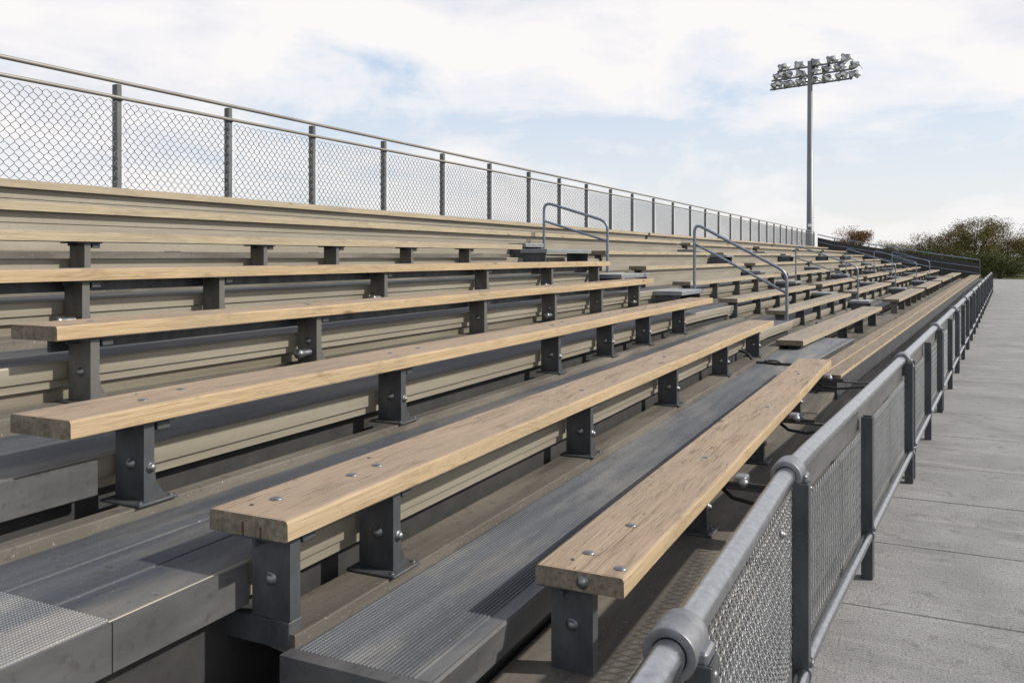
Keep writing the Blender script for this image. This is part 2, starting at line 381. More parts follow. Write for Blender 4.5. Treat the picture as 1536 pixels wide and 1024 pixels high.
# leg, one mesh, shared
LEGH = STRIP - TH
def leg_mesh(mat='dark_steel'):
    m = MB(); zs = [(.005, .040), (.02, .036), (.06, .023), (.11, .0195), (LEGH - .004, .0195)]; th = .006; D = .122
    prof = lambda hw: [(-.0195, 0), (hw * 2 - .0195, 0), (hw * 2 - .0195, th), (-.0195 + th, th), (-.0195 + th, D - th), (.0195, D - th), (.0195, D), (-.0195, D)]
    vs = []; n = 8
    for z, hw in zs:
        for x, y in prof(hw if hw > .02 else .0195): vs.append((x, y, z))
    fs = [(i * n + k, i * n + (k + 1) % n, (i + 1) * n + (k + 1) % n, (i + 1) * n + k) for i in range(len(zs) - 1) for k in range(n)]
    fs += [tuple(range(n)), tuple(range((len(zs) - 1) * n, len(zs) * n))]
    m.add(vs, fs)
    return m.mesh('leg', mat)
def end_leg_mesh(lo):
    m = MB(); th = .006; D = .122; n = 8
    pr = [(-.0195, 0), (.0195, 0), (.0195, th), (-.0195 + th, th), (-.0195 + th, D - th), (.0195, D - th), (.0195, D), (-.0195, D)]
    m.add([(x, y, z) for z in (lo, LEGH - .004) for x, y in pr], [(k, (k + 1) % n, n + (k + 1) % n, n + k) for k in range(n)] + [tuple(range(n)), tuple(range(n, 2 * n))])
    return m.mesh('leg', 'dark_steel')
def bracket_mesh():
    m = MB(); m.box((.02, .075, LEGH - .006), (.16, .15, .007), bev=.002)
    m.box((.06, .025, LEGH - .022), (.05, .045, .026), bev=.003)
    m.box((-.045, .07, LEGH - .016), (.05, .006, .016)); return m.mesh('bracket', 'dark_steel')
def plate_mesh():
    m = MB(); m.box((.012, .055, .004), (.15, .17, .008), bev=.0025)
    for x, y in ((.07, -.012), (-.045, -.012)): m.lathe([(0, .013), (.006, .012), (.009, .008), (.009, .006)], (x, y, 0), n=8)
    return m.mesh('foot_plate', 'dark_steel')
def bolt_mesh(ax, r=.015):
    m = MB(); m.lathe([(r * 1.45, 0), (r * 1.45, .003), (r * 1.1, .004), (r, .008), (r * .8, .012), (r * .4, .0145), (0, .015)], (0, 0, 0), ax, 14); return m.mesh('bolt', 'bolt_steel')
def clamp_mesh():
    m = MB(); m.tube([(-.075, 0, 0), (-.02, 0, 0)], .018, 10); m.lathe([(0, .0), (.022, .004), (.026, .014), (.022, .03), (.02, .05)], (-.12, 0, 0), (1, 0, 0), 10)
    m.box((-.045, .01, .0), (.07, .03, .035), bev=.005); return m.mesh('clamp', 'bolt_steel')
ENDLEG = {1: end_leg_mesh(.0005), 2: end_leg_mesh(.03)}
LEGU = leg_mesh('worn_leg_steel')
LEG, BRK, PLT = leg_mesh(), bracket_mesh(), plate_mesh()
BOLT_F, BOLT_S, BOLT_T, CLAMP = bolt_mesh((0, -1, 0), .0115), bolt_mesh((-1, 0, 0), .0125), None, clamp_mesh()
m = MB(); m.lathe([(.017, 0), (.016, .0018), (.011, .0036), (.005, .0045), (0, .0047)], n=14); BOLT_T = m.mesh('bolt', 'bolt_steel')
m = MB(); m.lathe([(.006, 0), (.005, .0015), (0, .002)], n=8); NAIL = m.mesh('nail', 'dark_steel')
m = MB(); m.box((0, .06, LEGH / 2), (.04, .12, LEGH - .004)); m.box((.01, .06, LEGH - .012), (.14, .14, .02)); m.box((.01, .055, .005), (.13, .15, .01)); FARLEG = m.mesh('leg', 'worn_leg_steel')

LEGS0 = {1: [2.22, 3.55, 4.9, 6.4], 2: [1.72, 2.18, 3.84, 5.38, 6.9, 8.3], 3: [1.89, 3.30, 5.13, 6.16, 7.12, 8.28], 4: [2.26, 3.59, 5.45, 6.73, 7.88, 9.06],
         5: [2.1, 2.77, 3.63, 5.24, 6.84, 8.3, 9.7], 6: [2.2, 3.33, 4.77, 5.6, 6.7, 7.8], 7: [3.0, 4.6, 6.2, 7.8, 9.4, 11, 12.6, 14.2, 15.8, 17.4], 8: [3.2, 5.0, 6.8, 8.6, 10.4, 12.2, 14, 15.8, 17.5]}
BENCH_LABEL0 = {
    1: 'tan wooden bench plank closest to the galvanized guard rail, two bolts showing at its end',
    2: 'tan wooden bench plank with two dark slots cut in its grey end',
    3: 'tan wooden bench plank with flared leg, its end at the middle left edge',
    4: 'tan wooden bench plank, fourth row up, standing before a beige metal riser',
    5: 'pale bench plank, fifth row up, seen nearly edge-on below the small handrail',
    6: 'pale bench plank, sixth row up, ending at the metal aisle steps',
    7: 'long pale bench beam just under the topmost beam, nearest half of the stand',
    8: 'topmost long pale bench beam running directly under the chain link fence, near half'}
def bench(k, sec, s0, s1, legs):
    a0, z0 = row_a(k, sec), row_z(k, sec); far = sec >= 2
    if sec == 0: lab = BENCH_LABEL0[k]
    else: lab = f'weathered wooden bench plank, {ROWN[k-1]} row, in the {SECN[sec]}'
    root = thing('bleacher_bench', W((s0 + s1) / 2, a0 + .12, z0 - STRIP), lab, 'bench', 'wooden benches in rows on the bleachers')
    D = .252; jit = random.uniform(-.004, .004)
    m = MB(); r = .009
    if sec == 0 and k <= 4:
        sl = [(.085, .028), (.142, .034)] if k == 2 else []
        prof = [(0, -TH + r * .4), (0, -r), (r * .3, -r * .3), (r, 0), (D - r, 0), (D - r * .3, -r * .3), (D, -r), (D, -TH)]
        bot = []
        for ac, dp in (sl if k == 2 else []):
            bot += [(ac + .004, -TH, 0), (ac + .003, -TH, dp), (ac - .003, -TH, dp), (ac - .004, -TH, 0)]
        bot = sorted(bot, key=lambda p: 0)  # keep order
        # bottom runs from back to front: order slots by decreasing a
        seq = []
        for ac, dp in reversed(sl): seq += [(ac + .005, 0), (ac + .004, dp), (ac - .004, dp), (ac - .005, 0)]
        full = [(x, z, 0) for x, z in prof] + [(ac, -TH, dp) for ac, dp in seq] + [(.003, -TH, 0)]
        P = [(a0 + x, z0 + z) for x, z, _ in full]; dps = [d for _, _, d in full]
        wob = [random.uniform(-.004, .004) for _ in full]
        ss = sorted(set([s0 + .0, s0 + .006, s0 + .05, s0 + .09] + frange(s0 + .2, s1 - .02, .35) + [s1]))
        n = len(P)
        def fn(i, j, a, z, q_):
            fade = 1.0 if q_ < s0 + .03 else (.6 if q_ < s0 + .07 else 0.0)
            return a + (.0012 * math.sin(q_ * 3 + j)), z + dps[j] * fade + (.0015 * math.sin(q_ * 1.7 + k)) - (.002 if i == 0 and z > z0 - .02 else 0)
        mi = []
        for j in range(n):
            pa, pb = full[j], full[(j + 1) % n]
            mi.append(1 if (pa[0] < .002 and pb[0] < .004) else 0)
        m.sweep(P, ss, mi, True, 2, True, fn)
    else:
        P = [(a0, z0 - TH), (a0, z0 - .006), (a0 + .006, z0), (a0 + D - .006, z0), (a0 + D, z0 - .006), (a0 + D, z0 - TH)]
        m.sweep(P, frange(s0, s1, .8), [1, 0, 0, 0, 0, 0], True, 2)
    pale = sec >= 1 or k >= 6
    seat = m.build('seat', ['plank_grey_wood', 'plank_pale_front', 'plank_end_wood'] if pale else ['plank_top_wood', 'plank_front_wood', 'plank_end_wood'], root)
    base = root.location
    inset = .105 if (k == 1 and sec == 0) else (.09 if k >= 7 or (sec >= 1 and k >= 5) else .03)
    for i, s in enumerate(legs):
        p = W(s, a0 + inset, z0 - STRIP); hd = heading(s, a0)
        if far:
            inst('leg', FARLEG, root, p - base, hd); continue
        if sec == 0 and k <= 2 and i == 0:
            lg = inst('leg', ENDLEG[k], root, p - base, hd); inst('bracket', BRK, lg, (0, 0, 0)); inst('bolt', BOLT_S, lg, (-.0195, .06, .13))
            inst('bolt', BOLT_T, seat, W(s + .07, a0 + .15, z0) - base); inst('nail', NAIL, seat, W(s + .0, a0 + .17, z0) - base); inst('bolt', BOLT_T, seat, W(s + .36, a0 + .12, z0) - base)
            continue
        lg = inst('leg', LEGU if k >= 4 else LEG, root, p - base, hd)
        inst('bracket', BRK, lg, (0, 0, 0)); inst('foot_plate', PLT, lg, (0, 0, 0))
        if sec == 0 and k <= 3: inst('bolt', BOLT_F, lg, (.006, 0, .105))
        if sec == 0 and k <= 4: inst('bolt', BOLT_S, lg, (-.0195, .055, .115))
        if sec == 0 and k in (4, 5) and i % 2 == 1: inst('clamp', CLAMP, lg, (-.02, .03, .06))
        if sec == 0 and k <= 4:
            o = inst('bolt', BOLT_T, seat, W(s + .03, a0 + .09 + .03 * (i % 2), z0) - base)
            if k == 3: inst('bolt', BOLT_T, seat, W(s + .24 + .05 * (i % 3), a0 + .15 - .02 * (i % 2), z0) - base)
            inst('nail', NAIL, seat, W(s + .10, a0 + .20, z0) - base)
    if sec == 0 and k == 1:
        o = inst('bolt', BOLT_S, seat, W(s0, a0 + .115, z0 - .03) - base)
        o2 = inst('bolt', BOLT_T, seat, W(s0 + .06, a0 + .03, z0) - base)
    if k >= 7 or (sec >= 1 and k >= 5):
        b = MB(); zl = row_z(k, sec) - STRIP + .002
        b.sweep([(a0 + .062, zl), (a0 + .062, z0 - TH - .075), (a0 + .055, z0 - TH - .07), (a0 + .055, z0 - TH - .001), (a0 + .075, z0 - TH - .001), (a0 + .075, zl)], frange(s0 + .02, s1 - .02, .8))
        b.build('skirt_board', 'beige_metal', root)
    # slim angle bar under the plank; deepened on higher rows as dark underside shade
    if sec == 0 and k <= 5:
        b = MB(); ba = a0 + (.06 if k == 1 else .17)
        b.sweep([(ba, z0 - TH - (.055 if k >= 4 else .03)), (ba, z0 - TH - .001), (ba + .02, z0 - TH - .001), (ba + .02, z0 - TH - (.055 if k >= 4 else .03))], frange(s0 + .1, s1 - .05, .8))
        b.build('under_rail', 'dark_steel', root)
    return root
S0 = {1: (2.15, 7.42), 2: (1.655, 8.95), 3: (1.6, 9.35), 4: (2.08, 9.5), 5: (1.75, 10.0), 6: (1.7, 9.0), 7: (1.7, 18.2), 8: (1.7, 18.4)}
for k in range(1, 9): bench(k, 0, *S0[k], LEGS0[k])
for sec in range(1, 6):
    s0, s1 = SECS[sec]
    for k in range(1, 9):
        if sec == 1 and k >= 7: continue
        q0, q1 = s0 + random.uniform(-.12, .12), s1 + random.uniform(-.12, .12)
        if k == 1 and sec == 1: q0, q1 = 9.4, 16.4
        if k == 8: q0, q1 = s0 - .8, s1 + .7
        bench(k, sec, q0, q1, frange(q0 + .12, q1 - .5, 1.5))

# ------------------------------------------------------------------ footboards
def ridges(a0, a1, z, h=.0045, p=.0115):
    n = int((a1 - a0) / p); out = []
    for i in range(n):
        x = a0 + (a1 - a0) * i / n; d = (a1 - a0) / n
        out += [(x + d * .12, z), (x + d * .3, z + h), (x + d * .7, z + h), (x + d * .88, z)]
    return out
FB_SURF = {1: 'with brown dusty strip beside the guard rail', 2: 'ridged like corduroy, between the two closest benches', 3: 'dark and weathered, jutting out at the bottom left corner',
           4: 'dark and streaked, with beige front edge', 5: 'with beige front edge', 6: 'with beige front edge', 7: 'with beige front edge', 8: 'with beige front edge under the fence'}
def footboard(k, sec, s0, s1):
    aN = nose_a(k, sec) if k > 1 else .535
    aS = row_a(k, sec) + .012; zt = tread_z(k, sec); zs = row_z(k, sec) - STRIP
    aB = (nose_a(k + 1, sec) + .03) if k < 8 else aS + .46
    lab = f'metal footboard of the {ROWN[k-1]} row, {FB_SURF[k]}' if sec == 0 else f'grey metal footboard of the {ROWN[k-1]} row in the {SECN[sec]}'
    root = thing('footboard', W((s0 + s1) / 2, (aN + aS) / 2, zt - .1), lab, 'footboard', 'metal footboards of the bleachers')
    ss = frange(s0, s1, .6)
    m = MB(); near = sec == 0 and k <= 3
    if k == 1:
        top = [(aN, zt)] + (ridges(aN + .02, aS - .06, zt) if sec == 0 else []) + [(aS, zt)]; mt = 'strip_brown'
    elif k == 2 and sec == 0:
        top = [(aN, zt), (aN + .035, zt)] + ridges(aN + .04, aS - .005, zt) + [(aS, zt)]; mt = 'tread_ridged'
    elif near:
        # three plank strips with shallow grooves
        w_ = (aS - aN) / 3; top = [(aN, zt)]
        for i in (1, 2): x = aN + w_ * i; top += [(x - .006, zt), (x - .004, zt - .006), (x + .004, zt - .006), (x + .006, zt)]
        top += [(aS, zt)]; mt = 'tread_dark'
    else: top = [(aN, zt), (aS, zt)]; mt = 'tread_dark'
    m.sweep(top + [(aS, zt - .045), (aN, zt - .045)], ss)
    m.build('tread', mt, root)
    m = MB(); lip = .004
    if sec == 0 and k == 3: aB = aS + .062
    if sec == 0 and k == 2: aB = aS + .15
    m.sweep([(aS + .002, zt - .05), (aS + .002, zs - lip), (aS + .004, zs), (aB, zs), (aB, zs - .03), (aS + .03, zs - .05)], ss)
    m.build('strip', 'strip_brown', root)
    # front nosing: face, set-back lower lip
    if k > 1:
        m = MB(); h1 = .062
        y0 = aN - .010
        q0 = s0
        if sec == 0 and k == 2: q0 = s0
        m.sweep([(y0, zt - h1), (y0, zt - .006), (y0 + .005, zt + .0015), (aN - .001, zt + .0015), (aN - .001, zt - h1)], frange(q0, s1, .6))
        m.sweep([(y0 + .012, zt - h1 - .034), (y0 + .012, zt - h1 - .002), (aN + .02, zt - h1 - .002), (aN + .02, zt - h1 - .034)], frange(q0, s1, .6))
        m.build('nosing', 'grey_cover' if (k == 2) else 'beige_metal', root)
        # riser behind; near rows get a near-black sheet standing for shade in the gap
        zl = row_z(k - 1, sec) - STRIP
        m = MB(); ar = aN + .026
        hR = zt - .1 - zl
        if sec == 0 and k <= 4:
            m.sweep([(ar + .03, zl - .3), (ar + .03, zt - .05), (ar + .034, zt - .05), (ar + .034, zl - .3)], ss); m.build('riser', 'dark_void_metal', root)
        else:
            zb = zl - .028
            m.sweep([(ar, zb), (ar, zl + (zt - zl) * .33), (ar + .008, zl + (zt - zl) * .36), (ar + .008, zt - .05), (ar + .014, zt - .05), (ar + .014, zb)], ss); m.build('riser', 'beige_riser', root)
    else:
        m = MB(); m.sweep([(aN - .012, -.006), (aN - .012, zt + .004), (aN - .001, zt + .004), (aN - .001, -.006)], ss); m.build('fascia', 'grey_cover', root)
    return root, aN, zt, aS
for k in range(1, 9):
    s0 = {1: 1.0, 2: 1.70, 3: .55, 4: 1.2}.get(k, 1.2)
    root, aN, zt, aS = footboard(k, 0, s0, 10.98)
    if k == 2:   # end channel closing the ridged footboard
        m = MB(); m.sweep([(aN - .012, zt - .09), (aN - .012, zt + .004), (aS + .012, zt + .004), (aS + .012, zt - .09)], [s0 - .045, s0 - .001]); m.build('end_cap', 'grey_cover', root)
    if k == 3:
        m = MB(); m.sweep([(aN - .018, zt - .105), (aN - .018, zt + .002), (aN - .0105, zt + .002), (aN - .0105, zt - .105)], [.552, 1.288]); m.sweep([(aN - .018, zt - .105), (aN - .018, zt + .002), (aN - .0105, zt + .002), (aN - .0105, zt - .105)], [1.291, 1.70]); m.build('cover_plate', 'grey_cover', root)
        m = MB(); m.sweep([(aN - .01, zt + .0035)] + ridges(aN - .008, aS - .02, zt + .004) + [(aS - .01, zt + .0035), (aS - .01, zt + .001), (aN - .01, zt + .001)], [.552, .9, 1.288]); m.build('ridged_panel', 'tread_ridged', root)
    if k == 4:
        m = MB(); m.box(W(1.5, aN - .02, zt - .052), (.62, .016, .112), bev=.003); m.build('cover_plate', 'grey_cover', root)
for sec in range(1, 6):
    s0 = 11.0 if sec == 1 else SECS[sec][0] - .5; s1 = SECS[sec][1] + .49
    if sec == 5: s1 = END
    for k in range(1, 9): footboard(k, sec, s0, s1)

# low boards in front of the second block, and on along the front
m = MB(); root = thing('boardwalk', W(18, .75, .84), 'long low wooden boards lying along the front of the stand, past the closest bench', 'boards')
for a0, a1 in ((.66, .80), (.808, .955)):
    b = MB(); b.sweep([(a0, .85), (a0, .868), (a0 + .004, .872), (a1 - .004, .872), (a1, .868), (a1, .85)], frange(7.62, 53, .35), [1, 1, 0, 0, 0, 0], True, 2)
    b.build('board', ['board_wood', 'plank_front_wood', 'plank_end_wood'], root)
b = MB(); b.sweep([(.70, .56), (.70, .848), (.9, .848), (.9, .56)], frange(7.7, 53, .8)); b.build('bearer', 'dark_steel', root)

# raker frames under the stand
rk = None
for i, s in enumerate([1.62, 4.4, 7.4, 10.4, 14.4, 18.9, 23, 27, 31, 35, 39, 43, 47, 51]):
    sec = 0 if s < 11 else 1
    loc = W(s, 3.2, 0)
    if i == 0:
        root = thing('raker_frame', loc, 'dark steel sloping support frame under the near end of the benches', 'frame', 'sloping steel frames under the stand')
    else:
        root = thing('raker_frame', loc, 'dark steel sloping support frame hidden in the shade below the footboards', 'frame', 'sloping steel frames under the stand')
    za = row_z(1, sec) - .50; zb = row_z(8, sec) - .50
    b = MB(); vs = []
    b.add([W(s + dx_, aa, zz_) for dx_ in (-.04, .04) for aa, zz_ in ((.75, za - .12), (.75, za), (5.7, zb), (5.7, zb - .12))], [(0, 1, 2, 3), (7, 6, 5, 4), (0, 4, 5, 1), (1, 5, 6, 2), (2, 6, 7, 3), (3, 7, 4, 0)])
    b.build('beam', 'dark_steel', root)
    for aa in (.9, 2.6, 4.2, 5.6):
        z1 = za - .12 + (zb - za) * (aa - .75) / 4.95
        b = MB(); b.box(W(s, aa, z1 / 2), (.08, .08, z1 - .004)); b.build('column', 'dark_steel', root)

# ------------------------------------------------------------------ low step deck at the near end (bottom of the picture)
def step_block(s0, s1, a0, a1, z1, h, label, group='metal aisle steps'):
    root = thing('aisle_step', W((s0 + s1) / 2, (a0 + a1) / 2, z1 - h), label, 'step', group); th = .045
    m = MB(); m.sweep([(a0 + .012, z1)] + ridges(a0 + .02, a1 - .01, z1, .003, .02) + [(a1, z1), (a1, z1 - th), (a0 + .012, z1 - th)], [s0, s1]); m.build('tread', 'step_metal', root)
    m = MB(); m.sweep([(a0, z1 - th), (a0, z1 - .004), (a0 + .004, z1 + .002), (a0 + .011, z1 + .002), (a0 + .011, z1 - th)], [s0, s1]); m.build('nosing', 'step_metal', root)
    if h > th + .02:
        for q0, q1 in ((s0 + .03, s0 + .045), (s1 - .045, s1 - .03)):
            m = MB(); m.sweep([(a0 + .05, z1 - h), (a0 + .03, z1 - th - .001), (a1 - .02, z1 - th - .001), (a1 - .02, z1 - h)], [q0, q1]); m.build('side_panel', 'dark_steel', root)
    return root
step_block(.75, 1.60, 1.06, 1.50, .70, .07, 'low ridged metal step below the slotted bench end', None)
step_block(.75, 1.60, .62, 1.02, .52, .07, 'lowest ridged metal step at the near end of the stand', None)
m = MB(); a_, z_ = row_a(2, 0), row_z(2, 0) - STRIP + .029
root = thing('cross_beam', W(1.67, 1.3, z_ - .1), 'grey steel cross beam carrying the end leg of the slotted bench', 'beam')
m.box(W(1.722, 1.93, z_ - .035), (.05, 1.0, .068), bev=.002); m.build('beam', 'dark_steel', root)

# aisle steps
AISLES = [(10.35, 11.65, 0), (18.5, 19.2, 1), (26.55, 27.25, 2), (34.55, 35.25, 3), (42.55, 43.25, 4)]
AN = ['first', 'second', 'third', 'fourth', 'fifth']
for i, (s0, s1, sec) in enumerate(AISLES):
    for k in range(2 if i else 4, 8):
        if i > 2 and k in (7,): continue
        a = nose_a(k + 1, sec) if k < 8 else 5.6
        zb = tread_z(k, sec); z1 = row_z(k, sec) - .16 if k != 6 else row_z(k, sec) - .05
        q0, q1 = (s0, s1) if i else {2: (10.3, 10.75), 3: (10.2, 10.8), 4: (10.0, 10.9), 5: (9.9, 10.95), 6: (9.3, 10.7), 7: (10.2, 10.8)}[k]
        step_block(q0, q1, a - .36, a - .015, z1, z1 - zb - .002, f'grey metal step at the {ROWN[k-1]} row of the {AN[i]} aisle')

# ------------------------------------------------------------------ handrails in the aisles
def arc_path(pts, r=.07, n=5):
    pts = [Vector(p) for p in pts]; out_ = [pts[0]]
    for i in range(1, len(pts) - 1):
        a, b, c = pts[i - 1], pts[i], pts[i + 1]; u = (a - b).normalized(); v_ = (c - b).normalized()
        rr = min(r, (a - b).length * .45, (c - b).length * .45); p0 = b + u * rr; p2 = b + v_ * rr
        for j in range(n + 1): tt = j / n; out_.append(p0 * (1 - tt) ** 2 + b * 2 * tt * (1 - tt) + p2 * tt * tt)
    out_.append(pts[-1]); return out_
def handrail(sF, aF, zF0, zF1, sB, aB, zB0, zB1, label, mid=.26, r=.019):
    root = thing('handrail', W((sF + sB) / 2, (aF + aB) / 2, zF0), label, 'handrail', 'pipe handrails in the aisles')
    pF0, pF1, pB1, pB0 = W(sF, aF, zF0), W(sF, aF, zF1), W(sB, aB, zB1), W(sB, aB, zB0)
    m = MB(); m.tube(arc_path([pF0, pF1, pB1, pB0], .12, 6), r, 10); m.build('top_rail', 'handrail_steel', root)
    m = MB(); m.tube([pF1 - Vector((0, 0, mid)), pB1 - Vector((0, 0, mid))], r * .85, 8); m.build('mid_rail', 'handrail_steel', root)
    for p in (pF0, pB0):
        m = MB(); m.lathe([(0, .008), (.035, .008), (.045, .004), (.045, 0)], p, n=12); m.build('flange', 'handrail_steel', root)
    return root
handrail(11.1, 1.66, tread_z(2, 1) + .002, CAMZ - .19, 11.0, 2.76, row_z(3, 0) - STRIP + .02, CAMZ + .43, 'tall bent pipe handrail standing at the end of the second row bench')
handrail(11.02, 3.92, tread_z(6, 1) + .003, CAMZ + .47, 10.9, 4.78, tread_z(7, 0) + .02, CAMZ + .86 - .11, 'small bent pipe handrail high up against the chain link fence')
for i, (s0, s1, sec) in enumerate(AISLES[1:]):
    sc_ = (s0 + s1) / 2
    a, b = row_a(2, 1) - .05, row_a(4, 1) - .2
    handrail(sc_, a, tread_z(2, 1), tread_z(2, 1) + .85, sc_, b, tread_z(4, 1), tread_z(4, 1) + .95, f'pipe handrail in the {AN[i+1]} aisle', r=.015)
# ------------------------------------------------------------------ chain link
def chain_link(mb_, s0, s1, z0, z1, a, p, q_, r, simple=False, sag=0.0, jit=.0):
    n = int((s1 - s0) / p); rows = int(round((z1 - z0) / q_)); q_ = (z1 - z0) / rows
    for i in range(n + 1):
        x = s0 + (s1 - s0) * (i + .5) / (n + 1); pts = []; ph = i % 2
        jx = random.uniform(-jit, jit)
        for j in range(rows + 1):
            sg = 1 if (j + ph) % 2 else -1
            z = z0 + j * q_
            bow = jx + jit * 2.2 * math.sin(z * 9 + x * 3.1) + jit * 2 * math.sin(x * 2.3 + z * 4)
            zz_ = z + jit * 1.6 * math.sin(x * 5.3 + 2 * z)
            xx = min(max(x + sg * p * .5 + bow, s0), s1); dd = .003 * sg
            if simple: pts.append(W(xx, a + dd, zz_))
            else:
                e = q_ * .16; xi = min(max(x + sg * p * .46 + bow, s0), s1)
                if j > 0: pts.append(W(xi, a + dd, zz_ - e))
                if j < rows: pts.append(W(xi + sg * p * .02, a - dd, zz_ + e))
        mb_.tube(pts, r, 3, caps=False)

# ------------------------------------------------------------------ back fence
FA = 6.10; ZT, ZM, ZB = CAMZ + 1.46, CAMZ + 1.325, 2.36
posts = [0.6, 2.2, 3.75, 5.11, 6.39, 7.66, 9.05, 10.5, 11.94, 13.4, 14.75, 16.15, 17.6, 19.1, 20.8, 22.6]
while posts[-1] < 52: posts.append(posts[-1] + 1.85)
posts[-1] = 53.9
fence = thing('chain_link_fence', (28, FA, 2.2), 'long chain link fence with dark posts along the top of the stand', 'fence')
for zc, r, nm in ((ZT, .0175, 'top_rail'), (ZM, .016, 'mid_rail'), (ZB, .014, 'bottom_rail')):
    m = MB(); m.tube([W(s, FA - (.012 if zc < ZT else 0), zc) for s in frange(posts[0], posts[-1], 1.5)], r, 10); m.build(nm, 'fence_rail_metal' if zc > 2.5 else 'wire_zinc', fence)
for s in posts:
    m = MB(); m.box(W(s, FA + .034, (ZT - .02 + 1.9) / 2), (.05, .06, ZT - .02 - 1.9), bev=.004)
    if s < 24:
        for j in range(6): m.tube([W(s - .036, FA + .01, ZB + .1 + j * .14), W(s - .036, FA + .06, ZB + .11 + j * .14)], .004, 4); m.tube([W(s - .036, FA + .01, ZB + .1 + j * .14), W(s + .036, FA + .01, ZB + .1 + j * .14)], .004, 4)
    m.build('post', 'fence_post_steel', fence)
for s0, s1 in zip(posts[:-1], posts[1:]):
    m = MB(); near = s1 < 17
    chain_link(m, s0 + .03, s1 - .03, ZB + .01, ZM - .03, FA - .008, .040 if s1 < 24 else .05, .040 if s1 < 24 else .05, .0031, not near, 0, .0035 if near else .002)
    m.build('chain_link', 'wire_zinc', fence, recalc=False)

# ------------------------------------------------------------------ far end side railing
root = thing('side_railing', W(END, 3, 1), 'low pipe side railing stepping down at the far end of the stand before the trees', 'railing')
pts = [(FA - .1, ZT), (5.4, 3.08), (4.2, 2.74), (3.0, 2.42), (1.8, 2.1), (.7, 1.82)]
for dz, nm in ((0, 'top_rail'), (-.42, 'mid_rail'), (-.75, 'bottom_rail')):
    m = MB(); m.tube([W(END, a, z + dz - .15) for a, z in pts], .028, 8); m.build(nm, 'handrail_steel', root)
for a, z in pts[1:]:
    m = MB(); m.tube([W(END, a, z - 1.35), W(END, a, z - .15)], .03, 8); m.build('post', 'post_steel', root)
m = MB(); chain_link(m, 0, .01, 0, .02, 0, .01, .01, .001, True) if False else None
# dark side screen
m = MB(); vs = []
for a, z in pts: vs += [W(END + .02, a, z - 1.2), W(END + .02, a, z - .32), W(END + .03, a, z - 1.2), W(END + .03, a, z - .32)]
fs = []
for i in range(len(pts) - 1):
    o = i * 4; fs += [(o, o + 1, o + 5, o + 4), (o + 2, o + 6, o + 7, o + 3), (o + 1, o + 3, o + 7, o + 5), (o, o + 4, o + 6, o + 2)]
m.add(vs, fs); m.build('screen', 'dark_void_metal', root)

# ------------------------------------------------------------------ front guard rail, one panel after another
RA = .5; RZ = 1.0; RR = .0375
joints = [-.35, 3.58, 7.9, 11.6, 15.6] + [19.6 + 4 * i for i in range(9)]
PN = ['closest galvanized pipe guard rail panel with wavy wire mesh, at the bottom right', 'second galvanized guard rail panel with a shorter flat-topped middle post', 'third guard rail panel along the walkway, its collar standing proud',
      'fourth guard rail panel along the walkway', 'fifth guard rail panel along the walkway'] + [f'{x} guard rail panel along the walkway, small in the distance' for x in ('sixth', 'seventh', 'eighth', 'ninth', 'tenth', 'eleventh', 'twelfth', 'last')]
def post_mesh(m, s, ztop, wd=.074, dp=.062, ac=RA - .055):
    # H-like channel: web plus two flanges
    hd = heading(s, ac); M = Matrix.Translation(W(s, ac, 0)) @ Matrix.Rotation(hd, 4, 'Z')
    t2 = MB(); t2.box((-wd / 2 + .004, 0, ztop / 2), (.008, dp, ztop), bev=.002); t2.box((0, -dp / 2 + .004, ztop / 2), (wd - .018, .008, ztop)); t2.box((wd / 2 - .004, 0, ztop / 2), (.008, dp, ztop), bev=.002)
    t2.box((0, dp / 2 - .006, ztop / 2), (wd - .018, .007, ztop - .01))
    m.add([M @ p for p in t2.v], t2.f)
